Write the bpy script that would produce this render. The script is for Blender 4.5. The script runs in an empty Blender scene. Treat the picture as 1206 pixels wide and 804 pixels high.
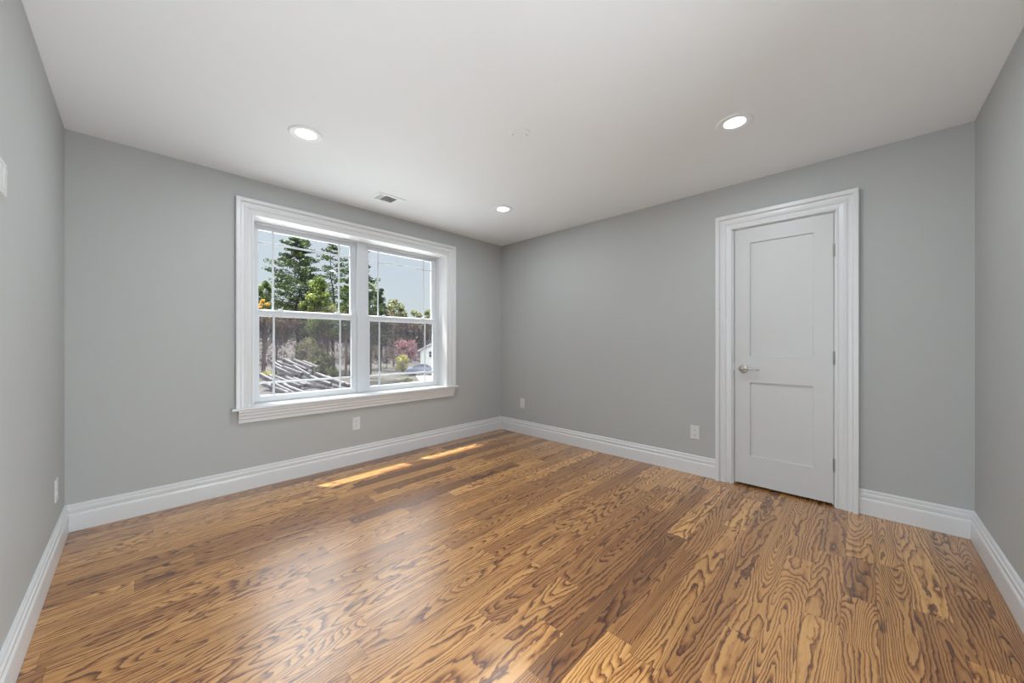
import bpy, bmesh, math, random
from mathutils import Vector, Matrix, noise as mnoise
random.seed(7)
SC = bpy.context.scene
COL = SC.collection
PI = math.pi

# ---------------------------------------------------------------- camera / light / exposure
FPX = 426.2                      # focal length in pixels of the 1206 px wide frame
CAM_H = 1.148
YAW = math.radians(43.92)        # heading of the view, from +x (along window wall) towards +y (along door wall)
cd = bpy.data.cameras.new('camera'); cam = bpy.data.objects.new('camera', cd); COL.objects.link(cam)
cd.sensor_fit = 'HORIZONTAL'; cd.sensor_width = 36.0; cd.lens = FPX/1206*36.0
cd.shift_y = 1.5/1206; cd.clip_start = 0.02; cd.clip_end = 600
cam.location = (0, 0, CAM_H); cam.rotation_euler = (PI/2, 0, YAW-PI/2)
SC.camera = cam

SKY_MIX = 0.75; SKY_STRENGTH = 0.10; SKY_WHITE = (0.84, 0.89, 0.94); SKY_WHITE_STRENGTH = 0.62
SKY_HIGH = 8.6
SUN_DIR = Vector((-0.56, 1.0, 3.06))      # towards the sun
SUN_STRENGTH = 19.0
LAMP_W = 5.6
HALL_FILL_W = 27.0
SOFT_FILL_W = 29.0
SOFT_AT = (0.9, -0.3, 0.4)
SOFT_DIR = (-1.0, 0.8, 0.30)
SC.view_settings.view_transform = 'Standard'; SC.view_settings.look = 'None'
SC.view_settings.exposure = 0.53; SC.view_settings.gamma = 1.0; SC.view_settings.use_curve_mapping = False

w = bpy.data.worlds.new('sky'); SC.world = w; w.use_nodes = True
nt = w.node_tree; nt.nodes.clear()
wo = nt.nodes.new('ShaderNodeOutputWorld'); sky = nt.nodes.new('ShaderNodeTexSky')
sky.sky_type = 'NISHITA'; sky.sun_disc = False
sky.sun_elevation = math.asin(SUN_DIR.normalized().z); sky.sun_rotation = math.atan2(SUN_DIR.x, SUN_DIR.y)
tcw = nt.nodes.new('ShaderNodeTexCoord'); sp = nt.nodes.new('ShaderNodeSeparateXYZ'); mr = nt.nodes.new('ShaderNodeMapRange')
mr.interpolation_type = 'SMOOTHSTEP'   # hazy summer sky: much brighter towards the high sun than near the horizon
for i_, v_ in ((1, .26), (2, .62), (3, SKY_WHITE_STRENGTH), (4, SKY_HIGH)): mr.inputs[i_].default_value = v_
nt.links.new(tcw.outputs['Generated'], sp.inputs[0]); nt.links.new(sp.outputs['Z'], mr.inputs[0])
sky.air_density = 1.0; sky.dust_density = 2.5
b1 = nt.nodes.new('ShaderNodeBackground'); b1.inputs[1].default_value = SKY_STRENGTH
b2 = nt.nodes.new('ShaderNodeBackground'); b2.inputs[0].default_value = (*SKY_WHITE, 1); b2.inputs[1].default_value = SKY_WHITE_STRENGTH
mx = nt.nodes.new('ShaderNodeMixShader'); mx.inputs[0].default_value = SKY_MIX
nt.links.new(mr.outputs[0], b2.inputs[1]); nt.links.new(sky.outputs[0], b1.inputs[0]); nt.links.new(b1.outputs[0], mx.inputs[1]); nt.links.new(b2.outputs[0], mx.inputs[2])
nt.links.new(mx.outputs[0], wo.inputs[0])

sd = bpy.data.lights.new('sun', 'SUN'); sd.energy = SUN_STRENGTH; sd.angle = math.radians(0.35); sd.color = (1.0, 0.95, 0.86)
so = bpy.data.objects.new('sun', sd); COL.objects.link(so); so.location = (0, 12, 20)
so.rotation_euler = (-SUN_DIR).to_track_quat('-Z', 'Y').to_euler()

# added fill lamp, unseen, shining in through the entry opening beside the camera
hd = bpy.data.lights.new('hall_fill', 'AREA'); hd.shape = 'RECTANGLE'; hd.size = 0.75; hd.size_y = 1.5; hd.energy = HALL_FILL_W
hd.color = (0.82, 0.925, 1.0)
ho = bpy.data.objects.new('hall_fill', hd); COL.objects.link(ho); ho.location = (-0.95, 0.35, 1.0)
ho.rotation_euler = Vector((1.0, -0.5, 0.0)).to_track_quat('-Z', 'Y').to_euler()

# added soft fill lamp, low and out of view, turned towards the left wall
fd = bpy.data.lights.new('soft_fill', 'AREA'); fd.shape = 'RECTANGLE'; fd.size = 0.35; fd.size_y = 0.35; fd.energy = SOFT_FILL_W
fd.color = (0.84, 0.935, 1.0)
fo = bpy.data.objects.new('soft_fill', fd); COL.objects.link(fo); fo.location = SOFT_AT
fo.rotation_euler = Vector(SOFT_DIR).to_track_quat('-Z', 'Y').to_euler()

# ---------------------------------------------------------------- room numbers (metres)
XL, XR = -0.30, 3.39      # left wall, door wall
YN, YF = -0.48, 3.46      # near wall (right edge of the picture), window wall
H = 2.44

# ---------------------------------------------------------------- helpers
def obj(name, bm, mat, parent=None, smooth=False, loc=None, keep=False):
    me = bpy.data.meshes.new(name); 
    bmesh.ops.recalc_face_normals(bm, faces=bm.faces[:]) if not keep else None
    bm.to_mesh(me); bm.free()
    if smooth:
        for p in me.polygons: p.use_smooth = True
    if isinstance(mat, (list, tuple)):
        for m in mat: me.materials.append(m)
    else: me.materials.append(mat)
    o = bpy.data.objects.new(name, me); COL.objects.link(o)
    if parent: o.parent = parent
    if loc: o.location = loc
    return o
def empty(name, loc=(0,0,0), rz=0):
    o = bpy.data.objects.new(name, None); COL.objects.link(o); o.location = loc; o.rotation_euler = (0,0,rz); o.empty_display_size = .1
    return o
def tag(o, label, cat, group=None):
    o['label'] = label; o['category'] = cat
    if group: o['group'] = group
    return o
def struct(o): o['kind'] = 'structure'; return o
def box(bm, x0, x1, y0, y1, z0, z1, mi=0):
    v = [bm.verts.new(p) for p in ((x0,y0,z0),(x1,y0,z0),(x1,y1,z0),(x0,y1,z0),(x0,y0,z1),(x1,y0,z1),(x1,y1,z1),(x0,y1,z1))]
    fs = [bm.faces.new([v[i] for i in q]) for q in ((3,2,1,0),(4,5,6,7),(0,1,5,4),(1,2,6,5),(2,3,7,6),(3,0,4,7))]
    for f in fs: f.material_index = mi
    return v
def bbox(name, dims, mat, parent=None, bevel=0, **k):
    bm = bmesh.new(); box(bm, *dims)
    if bevel: bmesh.ops.bevel(bm, geom=bm.edges[:], offset=bevel, segments=2, affect='EDGES', profile=.5)
    return obj(name, bm, mat, parent, **k)
def lathe(bm, pts, n=40, axis='Z', c=(0,0,0)):
    """revolve (r, h) pairs round an axis through c; closes the ends that lie on the axis"""
    rings = []
    for r, h in pts:
        ring = []
        if r < 1e-6:
            ring = [bm.verts.new(axpt(0, 0, h, axis, c))]
        else:
            for i in range(n):
                a = 2*PI*i/n; ring.append(bm.verts.new(axpt(r*math.cos(a), r*math.sin(a), h, axis, c)))
        rings.append(ring)
    for A, B in zip(rings, rings[1:]):
        for i in range(n):
            j = (i+1) % n
            if len(A) == 1 and len(B) == 1: continue
            if len(A) == 1: bm.faces.new((A[0], B[i], B[j]))
            elif len(B) == 1: bm.faces.new((A[i], B[0], A[j]))
            else: bm.faces.new((A[i], B[i], B[j], A[j]))
def axpt(a, b, h, axis, c):
    if axis == 'Z': p = (a, b, h)
    elif axis == 'X': p = (h, a, b)
    else: p = (a, h, b)
    return (p[0]+c[0], p[1]+c[1], p[2]+c[2])
def sweep(bm, prof, frames, closed=True, cap=True):
    """frames: list of functions mapping a profile point (a, b) to a 3-D point"""
    rings = [[bm.verts.new(fr(a, b)) for a, b in prof] for fr in frames]
    n = len(prof)
    for A, B in zip(rings, rings[1:]):
        for i in range(n if closed else n-1):
            j = (i+1) % n; bm.faces.new((A[i], A[j], B[j], B[i]))
    if cap: bm.faces.new(rings[0]); bm.faces.new(rings[-1][::-1])
def tube(bm, pts, radii, n=8):
    rings = []
    for i, p in enumerate(pts):
        p = Vector(p); d = (Vector(pts[min(i+1, len(pts)-1)])-Vector(pts[max(i-1, 0)])).normalized()
        s = d.cross(Vector((0,0,1)) if abs(d.z) < .9 else Vector((1,0,0))).normalized(); t = d.cross(s)
        r = radii[i] if isinstance(radii, (list, tuple)) else radii
        rings.append([bm.verts.new(p+s*r*math.cos(2*PI*k/n)+t*r*math.sin(2*PI*k/n)) for k in range(n)])
    for A, B in zip(rings, rings[1:]):
        for k in range(n): bm.faces.new((A[k], A[(k+1)%n], B[(k+1)%n], B[k]))
    bm.faces.new(rings[0]); bm.faces.new(rings[-1][::-1])

# ---------------------------------------------------------------- materials
def mat(name, col, rough=.6, metal=0, spec=.5, bump=0, bscale=200, coat=0, var=0, vscale=3, col2=None):
    m = bpy.data.materials.new(name); m.use_nodes = True; t = m.node_tree; p = t.nodes['Principled BSDF']
    p.inputs['Base Color'].default_value = (*col, 1); p.inputs['Roughness'].default_value = rough
    p.inputs['Metallic'].default_value = metal; p.inputs['Specular IOR Level'].default_value = spec
    p.inputs['Coat Weight'].default_value = coat
    tc = t.nodes.new('ShaderNodeTexCoord')
    if bump:
        n = t.nodes.new('ShaderNodeTexNoise'); n.inputs['Scale'].default_value = bscale; n.inputs['Detail'].default_value = 3
        b = t.nodes.new('ShaderNodeBump'); b.inputs['Strength'].default_value = bump; b.inputs['Distance'].default_value = .002
        t.links.new(tc.outputs['Object'], n.inputs['Vector']); t.links.new(n.outputs['Fac'], b.inputs['Height']); t.links.new(b.outputs[0], p.inputs['Normal'])
    if var or col2:
        n = t.nodes.new('ShaderNodeTexNoise'); n.inputs['Scale'].default_value = vscale; n.inputs['Detail'].default_value = 4
        r = t.nodes.new('ShaderNodeValToRGB'); r.color_ramp.elements[0].position = .35; r.color_ramp.elements[1].position = .65
        c2 = col2 or tuple(c*(1-var) for c in col)
        r.color_ramp.elements[0].color = (*c2, 1); r.color_ramp.elements[1].color = (*col, 1)
        t.links.new(tc.outputs['Object'], n.inputs['Vector']); t.links.new(n.outputs['Fac'], r.inputs[0]); t.links.new(r.outputs[0], p.inputs['Base Color'])
    return m
M_WALL = mat('grey_wall_paint', (.468,.474,.464), .55, bump=.12, bscale=260, spec=.3, var=.015, vscale=1.5)
M_CEIL = mat('white_ceiling_paint', (.872,.902,.925), .8, bump=.08, bscale=200, spec=.2, var=.01, vscale=1.2)
M_TRIM = mat('white_trim_paint', (.72,.72,.725), .32, spec=.45, bump=.03, bscale=90)
M_DOOR = mat('white_door_paint', (.625,.622,.62), .38, spec=.4, bump=.03, bscale=90)
M_VINYL = mat('white_window_vinyl', (.66,.68,.71), .35, spec=.5, bump=.02, bscale=60)
M_PLATE = mat('white_plastic', (.68,.68,.67), .35, spec=.5, bump=.02, bscale=80)
M_DUCT = mat('grey_duct_metal', (.45,.45,.45), .7, bump=.05)
M_COVER = mat('white_painted_metal', (.86,.885,.905), .5, bump=.02)
M_SLOT = mat('dark_slot', (.05,.05,.05), .6, bump=.02)
M_NICKEL = mat('brushed_nickel', (.50,.47,.44), .28, metal=1, bump=.05, bscale=400)
M_DARK = mat('unlit_closet_paint', (.10,.10,.10), .8, bump=.05)
M_GRILL = mat('white_painted_steel', (.86,.88,.90), .4, bump=.02, bscale=100)
def emission(name, col, s):
    m = bpy.data.materials.new(name); m.use_nodes = True; t = m.node_tree; p = t.nodes['Principled BSDF']
    p.inputs['Base Color'].default_value = (.9,.9,.9,1); p.inputs['Emission Color'].default_value = (*col,1); p.inputs['Emission Strength'].default_value = s
    return m
M_LENS = emission('lit_lamp_lens', (1,1,1), 3.0)
def glass_mat():
    m = bpy.data.materials.new('window_glass'); m.use_nodes = True; t = m.node_tree; t.nodes.clear()
    o = t.nodes.new('ShaderNodeOutputMaterial'); a = t.nodes.new('ShaderNodeBsdfTransparent'); g = t.nodes.new('ShaderNodeBsdfGlossy')
    a.inputs[0].default_value = (.95,.97,.97,1); g.inputs['Roughness'].default_value = .0
    f = t.nodes.new('ShaderNodeFresnel'); f.inputs['IOR'].default_value = 1.45; x = t.nodes.new('ShaderNodeMixShader')
    k = t.nodes.new('ShaderNodeMath'); k.operation = 'MULTIPLY'; k.inputs[1].default_value = .6
    t.links.new(f.outputs[0], k.inputs[0]); t.links.new(k.outputs[0], x.inputs[0])
    t.links.new(a.outputs[0], x.inputs[1]); t.links.new(g.outputs[0], x.inputs[2]); t.links.new(x.outputs[0], o.inputs[0])
    return m
M_GLASS = glass_mat()
def screen_mat():
    m = bpy.data.materials.new('insect_mesh'); m.use_nodes = True; t = m.node_tree; t.nodes.clear()
    o = t.nodes.new('ShaderNodeOutputMaterial'); a = t.nodes.new('ShaderNodeBsdfTransparent'); d = t.nodes.new('ShaderNodeBsdfDiffuse')
    tr = t.nodes.new('ShaderNodeBsdfTranslucent'); tr.inputs[0].default_value = (.055,.05,.06,1)
    d.inputs[0].default_value = (.055,.05,.06,1); x = t.nodes.new('ShaderNodeMixShader'); x.inputs[0].default_value = .26
    y = t.nodes.new('ShaderNodeMixShader'); y.inputs[0].default_value = .5
    t.links.new(d.outputs[0], y.inputs[1]); t.links.new(tr.outputs[0], y.inputs[2])
    t.links.new(a.outputs[0], x.inputs[1]); t.links.new(y.outputs[0], x.inputs[2]); t.links.new(x.outputs[0], o.inputs[0])
    return m
M_SCREEN = screen_mat()

def oak_mat():
    m = bpy.data.materials.new('oak_floorboards'); m.use_nodes = True; t = m.node_tree; N = t.nodes; L = t.links
    p = N['Principled BSDF']
    def nd(k, **kw):
        n = N.new(k)
        for a, b in kw.items(): setattr(n, a, b)
        return n
    def math_(op, a, b=None, c=None):
        n = nd('ShaderNodeMath', operation=op)
        for i, v in enumerate((a, b, c)):
            if v is None: continue
            if isinstance(v, (int, float)): n.inputs[i].default_value = v
            else: L.new(v, n.inputs[i])
        return n.outputs[0]
    def vec(x, y, z):
        n = nd('ShaderNodeCombineXYZ')
        for i, v in enumerate((x, y, z)):
            if isinstance(v, (int, float)): n.inputs[i].default_value = v
            else: L.new(v, n.inputs[i])
        return n.outputs[0]
    def noi(v, scale=1, detail=2, rough=.5, dist=0):
        n = nd('ShaderNodeTexNoise'); n.inputs['Scale'].default_value = scale; n.inputs['Detail'].default_value = detail
        n.inputs['Roughness'].default_value = rough; n.inputs['Distortion'].default_value = dist; L.new(v, n.inputs['Vector']); return n.outputs['Fac']
    def ramp(v, stops):
        n = nd('ShaderNodeValToRGB'); e = n.color_ramp.elements
        while len(e) < len(stops): e.new(.5)
        for s, (q, c) in zip(e, stops): s.position = q; s.color = (*c, 1) if len(c) == 3 else c
        L.new(v, n.inputs[0]); return n.outputs[0]
    uv = nd('ShaderNodeUVMap', uv_map='board'); s = nd('ShaderNodeSeparateXYZ'); L.new(uv.outputs[0], s.inputs[0]); u, v = s.outputs[0], s.outputs[1]
    r1 = nd('ShaderNodeAttribute', attribute_name='rnd').outputs['Fac']
    r2 = nd('ShaderNodeAttribute', attribute_name='rnd2').outputs['Fac']
    r3 = nd('ShaderNodeAttribute', attribute_name='rnd3').outputs['Fac']
    # growth-ring contours: cathedral arches where the field is strongly curved, straight rift grain elsewhere
    # arch field: distance from the board's heart line plus slow change along the board
    big = noi(vec(math_('ADD', math_('MULTIPLY', u, .80), math_('MULTIPLY', r1, 57.0)), math_('MULTIPLY', v, 6.5), math_('MULTIPLY', r2, 91.0)), 1, 1.2, .4, .15)
    wob = noi(vec(math_('MULTIPLY', u, 9.0), math_('MULTIPLY', v, 30.0), math_('MULTIPLY', r1, 33.0)), 1, 3, .6)
    field = math_('ADD', math_('MULTIPLY', big, math_('ADD', 7.0, math_('MULTIPLY', r1, 40.0))), math_('MULTIPLY', v, math_('ADD', 18.0, math_('MULTIPLY', math_('MULTIPLY', math_('SUBTRACT', 1.0, r1), math_('SUBTRACT', r2, .5)), 190.0))))
    field = math_('ADD', field, math_('MULTIPLY', wob, 1.7))
    ring = math_('FRACT', field)
    ringc = ramp(ring, [(0.0,(0,0,0)), (.40,(.06,.06,.06)), (.72,(.50,.50,.50)), (.88,(1,1,1)), (1.0,(.0,.0,.0))])
    ring_f = nd('ShaderNodeSeparateColor'); L.new(ringc, ring_f.inputs[0]); ringv = ring_f.outputs[0]
    # pores: fine dark dashes lying along the board
    por = noi(vec(math_('ADD', math_('MULTIPLY', u, 14.0), math_('MULTIPLY', r2, 19.0)), math_('MULTIPLY', v, 420.0), r1), 1, 2, .6)
    porv = math_('MULTIPLY', math_('SUBTRACT', por, .42), 2.2)
    streak = noi(vec(math_('ADD', math_('MULTIPLY', u, 2.2), math_('MULTIPLY', r1, 77.0)), math_('MULTIPLY', v, 45.0), 3.0), 1, 3, .6)
    strength = noi(vec(math_('ADD', math_('MULTIPLY', u, 1.6), math_('MULTIPLY', r2, 13.0)), math_('MULTIPLY', v, 9.0), 7.0), 1, 2)
    dk = math_('MULTIPLY', ringv, math_('ADD', .40, math_('MULTIPLY', strength, .85)))
    dk = math_('ADD', dk, math_('MULTIPLY', porv, math_('ADD', .16, math_('MULTIPLY', ringv, .30))))
    dk = math_('ADD', dk, math_('MULTIPLY', math_('SUBTRACT', streak, .5), 1.2))
    grain = ramp(dk, [(0.0,(.610,.312,.100)), (.28,(.440,.188,.048)), (.60,(.220,.078,.018)), (1.0,(.060,.018,.004))])
    # board to board tone
    tone = ramp(r3, [(0.0,(.42,.34,.28)), (.12,(.70,.60,.54)), (.45,(.92,.88,.84)), (.8,(1.08,1.06,1.03)), (1.0,(1.28,1.34,1.38))])
    mulc = nd('ShaderNodeMix', data_type='RGBA', blend_type='MULTIPLY'); mulc.inputs[0].default_value = 1
    L.new(grain, mulc.inputs[6]); L.new(tone, mulc.inputs[7])
    # dark mineral knots and streaks, few
    kn = noi(vec(math_('ADD', math_('MULTIPLY', u, 3.0), math_('MULTIPLY', r3, 41.0)), math_('MULTIPLY', v, 16.0), math_('MULTIPLY', r1, 23.0)), 1, 3, .65)
    knf = ramp(kn, [(0.66,(0,0,0)), (.76,(1,1,1))])
    mk = nd('ShaderNodeMix', data_type='RGBA', blend_type='MIX'); L.new(knf, mk.inputs[0]); L.new(mulc.outputs[2], mk.inputs[6]); mk.inputs[7].default_value = (.085,.030,.010,1)
    # seams
    ex = nd('ShaderNodeUVMap', uv_map='edge'); es = nd('ShaderNodeSeparateXYZ'); L.new(ex.outputs[0], es.inputs[0])
    dv = math_('MINIMUM', v, math_('SUBTRACT', es.outputs[1], v)); du = math_('MINIMUM', u, math_('SUBTRACT', es.outputs[0], u))
    seam = math_('LESS_THAN', math_('MINIMUM', dv, du), .0007)
    ms = nd('ShaderNodeMix', data_type='RGBA', blend_type='MIX'); L.new(math_('MULTIPLY', seam, .6), ms.inputs[0]); L.new(mk.outputs[2], ms.inputs[6]); ms.inputs[7].default_value = (.07,.03,.012,1)
    L.new(ms.outputs[2], p.inputs['Base Color'])
    p.inputs['Roughness'].default_value = .42; p.inputs['Specular IOR Level'].default_value = .2
    p.inputs['Coat Weight'].default_value = 1.0; p.inputs['Coat Roughness'].default_value = .26; p.inputs['Coat IOR'].default_value = 1.72
    tc = nd('ShaderNodeTexCoord')
    wv = nd('ShaderNodeTexNoise'); wv.inputs['Scale'].default_value = 7; wv.inputs['Detail'].default_value = 2; L.new(tc.outputs['Object'], wv.inputs['Vector'])
    hgt = math_('ADD', math_('MULTIPLY', wv.outputs['Fac'], .6), math_('MULTIPLY', dk, -.04)); hgt = math_('SUBTRACT', hgt, math_('MULTIPLY', seam, .25))
    b = nd('ShaderNodeBump'); b.inputs['Strength'].default_value = .30; b.inputs['Distance'].default_value = .004
    L.new(hgt, b.inputs['Height']); L.new(b.outputs[0], p.inputs['Coat Normal'])
    return m
M_OAK = oak_mat()

# ---------------------------------------------------------------- structure
WT = 0.225   # depth of the window wall
WX0, WX1, WZ0, WZ1 = 0.645, 2.49, 0.645, 2.155    # window opening
DY0, DY1, DZ1 = 0.135, 0.742, 2.062               # door slab edges

# floor: every strip of oak a face of one floor, laid parallel to the window wall
bm = bmesh.new(); uvb = bm.loops.layers.uv.new('board'); uve = bm.loops.layers.uv.new('edge')
lr = [bm.faces.layers.float.new(n) for n in ('rnd', 'rnd2', 'rnd3')]
BW = 0.112; rr = random.Random(21); y = YN-.02
while y < YF:
    x = XL-.02-rr.random()*1.2
    while x < XR+.02:
        Lb = rr.choice((.38,.55,.7,.85,1.0,1.2,1.45,1.8))*rr.uniform(.9,1.1)
        xe = x+Lb
        cx0, cx1 = max(x, XL-.02), min(xe, XR+.14); cy1 = min(y+BW, YF+.02)
        if cx1 > cx0:
            f = bm.faces.new([bm.verts.new(q) for q in ((cx0,y,0),(cx1,y,0),(cx1,cy1,0),(cx0,cy1,0))])
            for l in f.loops: l[uvb].uv = (l.vert.co.x-x, l.vert.co.y-y); l[uve].uv = (Lb, BW)
            for q in lr: f[q] = rr.random()
        x = xe
    y += BW
flo = struct(obj('floor', bm, M_OAK, keep=True))

bm = bmesh.new(); box(bm, XL-.12, XR+.12, YN-.12, YF, H, H+.1); struct(obj('ceiling', bm, M_CEIL))
bm = bmesh.new()   # window wall: four pieces round the opening
TOP = 3.34
box(bm, XL-.12, WX0-.012, YF, YF+WT, -.1, TOP); box(bm, WX1+.012, XR+.12, YF, YF+WT, -.1, TOP)
box(bm, WX0-.012, WX1+.012, YF, YF+WT, -.1, WZ0-.035); box(bm, WX0-.012, WX1+.012, YF, YF+WT, WZ1+.012, TOP)
struct(obj('wall_far', bm, M_WALL))
bm = bmesh.new()   # door wall
box(bm, XR, XR+.12, DY1+.02, YF, -.1, H); box(bm, XR, XR+.12, YN-.12, DY0-.02, -.1, H); box(bm, XR, XR+.12, DY0-.02, DY1+.02, DZ1+.02, H)
struct(obj('wall_right', bm, M_WALL))
bm = bmesh.new()   # left wall with the entry opening beside the camera (outside the picture)
box(bm, XL-.12, XL, .45, YF, -.1, H); box(bm, XL-.12, XL, YN-.12, -.42, -.1, H); box(bm, XL-.12, XL, -.42, .45, 2.08, H)
struct(obj('wall_left', bm, M_WALL))
bm = bmesh.new(); box(bm, XL, XR, YN-.12, YN, -.1, H); struct(obj('wall_near', bm, M_WALL))
bm = bmesh.new()   # hall beyond the opening
box(bm, -1.5, -1.4, -1.0, 1.0, 0, H); box(bm, -1.5, XL-.12, -1.1, -1.0, 0, H); box(bm, -1.5, XL-.12, 1.0, 1.1, 0, H)
box(bm, -1.5, XL-.12, -1.1, 1.1, H, H+.1); box(bm, -1.5, XL-.0205, -1.1, 1.1, -.1, -.004)
struct(obj('wall_hall', bm, M_WALL))
bm = bmesh.new()   # closet behind the door
box(bm, XR+.75, XR+.8, -.2, 1.1, 0, H); box(bm, XR+.12, XR+.8, -.25, -.2, 0, H); box(bm, XR+.12, XR+.8, 1.1, 1.15, 0, H)
box(bm, XR+.12, XR+.8, -.25, 1.15, H, H+.05); box(bm, XR+.1405, XR+.8, -.25, 1.15, -.1, 0)
struct(obj('wall_closet', bm, M_DARK))
bm = bmesh.new(); 
sweep(bm, [(0,0),(.40,-.02),(.40,-.14),(.0,-.16)], [lambda a,b,X=X: (X, YF+WT+a, 3.34+b) for X in (-1.2, 4.4)])
EAVE = struct(obj('trim_eave', bm, M_TRIM))

# baseboards, mitred into the corners
BP = [(0,0.0),(0,.018),(.096,.018),(.104,.0165),(.109,.0125),(.112,.0105),(.118,.0135),(.136,.0145),(.1405,.0105),(.1445,.0085),(.148,.0105),(.157,.0105),(.163,.0075),(.165,.0)]
def base(name, segs):
    bm = bmesh.new()
    for frames in segs: sweep(bm, BP, frames)
    return struct(obj(name, bm, M_TRIM))
Z0 = .0015
base('baseboard_far', [[lambda h,t: (XL+t, YF-t, Z0+h), lambda h,t: (XR-t, YF-t, Z0+h)]])
base('baseboard_left', [[lambda h,t: (XL+t, YF-t, Z0+h), lambda h,t: (XL+t, .54, Z0+h)]])
base('baseboard_near', [[lambda h,t: (XL, YN+t, Z0+h), lambda h,t: (XR-t, YN+t, Z0+h)]])
base('baseboard_right', [[lambda h,t: (XR-t, YF-t, Z0+h), lambda h,t: (XR-t, DY1+.136, Z0+h)],
                         [lambda h,t: (XR-t, DY0-.128, Z0+h), lambda h,t: (XR-t, YN+t, Z0+h)]])

# casing profile: a outward from the opening, b out of the wall
CP = [(0,0),(0,.012),(.004,.0155),(.012,.0155),(.016,.012),(.020,.0125),(.040,.0155),(.045,.021),(.050,.0225),(.058,.0215),(.066,.0185),(.080,.0185),(.085,.021),(.088,.030),(.092,.0325),(.114,.0325),(.118,.030),(.118,0)]
CP = [(a, b*1.22) for a, b in CP]
bm = bmesh.new()
def wf(X, Z, dx, dz): return lambda a, b: (X+dx*a, YF-b, Z+dz*a)
sweep(bm, CP, [wf(WX0, WZ0, -1, 0), wf(WX0, WZ1, -1, 1), wf(WX1, WZ1, 1, 1), wf(WX1, WZ0, 1, 0)])
struct(obj('trim_1', bm, M_TRIM))
# stool and apron: shelf nose above a stepped moulding whose ends return inwards
bm = bmesh.new()
sweep(bm, [(.0,-.018),(.052,-.018),(.058,-.013),(.058,-.005),(.052,0),(.0,0)], [lambda a,b,X=X: (X, YF-a, WZ0+b) for X in (.500, 2.635)])
box(bm, WX0, WX1, YF-.0, YF+.155, WZ0-.018, WZ0)
AP = [(0,0),(.046,0),(.046,-.016),(.040,-.022),(.038,-.042),(.032,-.048),(.030,-.068),(.024,-.074),(.022,-.100),(0,-.100)]
sweep(bm, AP, [lambda a,b: (.545-.4*(.046-a)*-1*-1 + .018 - a*.4, YF-a, WZ0-.018+b), lambda a,b: (2.590-.0+a*.4-.018, YF-a, WZ0-.018+b)])
struct(obj('trim_2', bm, M_TRIM))
# jamb lining the window opening
bm = bmesh.new()
box(bm, WX0-.012, WX0, YF, YF+WT, WZ0-.03, WZ1+.012); box(bm, WX1, WX1+.012, YF, YF+WT, WZ0-.03, WZ1+.012)
box(bm, WX0, WX1, YF, YF+WT, WZ1, WZ1+.012); box(bm, WX0-.012, WX1+.012, YF+.155, YF+WT+.04, WZ0-.035, WZ0-.012)
struct(obj('trim_3', bm, M_TRIM))
# door casing and jamb
bm = bmesh.new()
def df(Y, Z, dy, dz): return lambda a, b: (XR-b, Y+dy*a, Z+dz*a)
sweep(bm, CP, [df(DY1+.014, 0, 1, 0), df(DY1+.014, DZ1+.008, 1, 1), df(DY0-.010, DZ1+.008, -1, 1), df(DY0-.010, 0, -1, 0)])
box(bm, XR-.002, XR+.12, DY1+.003, DY1+.02, 0, DZ1+.02); box(bm, XR-.002, XR+.12, DY0-.02, DY0-.003, 0, DZ1+.02)
box(bm, XR-.002, XR+.12, DY0-.02, DY1+.02, DZ1+.003, DZ1+.02)
box(bm, XR+.044, XR+.056, DY1-.010, DY1+.003, 0, DZ1+.003); box(bm, XR+.044, XR+.056, DY0-.003, DY0+.010, 0, DZ1+.003)
box(bm, XR+.044, XR+.056, DY0, DY1, DZ1-.010, DZ1+.003)
struct(obj('trim_4', bm, M_TRIM))

# ---------------------------------------------------------------- door
door = struct(empty('door_1', (XR, DY0, 0)))
def panel_slab(y0, y1, z0, z1, x0, x1, panels, rec, mat_, parent):
    """shaker slab: front face at x0 (towards the room), recessed panels with small sloping edges"""
    bm = bmesh.new()
    ys = sorted({y0, y1, *[p for a in panels for p in a[:2]]}); zs = sorted({z0, z1, *[p for a in panels for p in a[2:]]})
    for i in range(len(ys)-1):
        for j in range(len(zs)-1):
            cy, cz = (ys[i]+ys[i+1])/2, (zs[j]+zs[j+1])/2
            if not any(a[0] < cy < a[1] and a[2] < cz < a[3] for a in panels):
                box(bm, x0, x1, ys[i], ys[i+1], zs[j], zs[j+1])
    bmesh.ops.remove_doubles(bm, verts=bm.verts[:], dist=1e-5)
    dup = [f for f in bm.faces if all(len(e.link_faces) > 2 for e in f.edges)]
    # interior walls between adjoining blocks
    inner = {}
    for f in bm.faces: inner.setdefault(tuple(round(c, 5) for c in f.calc_center_median()), []).append(f)
    kill = [f for fs in inner.values() if len(fs) > 1 for f in fs]
    bmesh.ops.delete(bm, geom=kill, context='FACES')
    for a in panels:
        s = .0025
        for A, B in ((x0, x0+rec), ):
            o = [(x0, a[0], a[2]), (x0, a[1], a[2]), (x0, a[1], a[3]), (x0, a[0], a[3])]
            q = [(x0+rec, a[0]+s, a[2]+s), (x0+rec, a[1]-s, a[2]+s), (x0+rec, a[1]-s, a[3]-s), (x0+rec, a[0]+s, a[3]-s)]
            vo = [bm.verts.new(v) for v in o]; vi = [bm.verts.new(v) for v in q]
            for k in range(4): bm.faces.new((vo[k], vo[(k+1)%4], vi[(k+1)%4], vi[k]))
            bm.faces.new(vi)
        box(bm, x0+rec+.001, x1-.008, a[0], a[1], a[2], a[3])
    return obj('door_slab', bm, mat_, parent)
W_ = DY1-DY0
panel_slab(.001, W_-.001, .019, DZ1, .004, .040, [(.110, W_-.107, .247, .833), (.110, W_-.107, 1.040, 1.945)], .013, M_DOOR, door)
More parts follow.
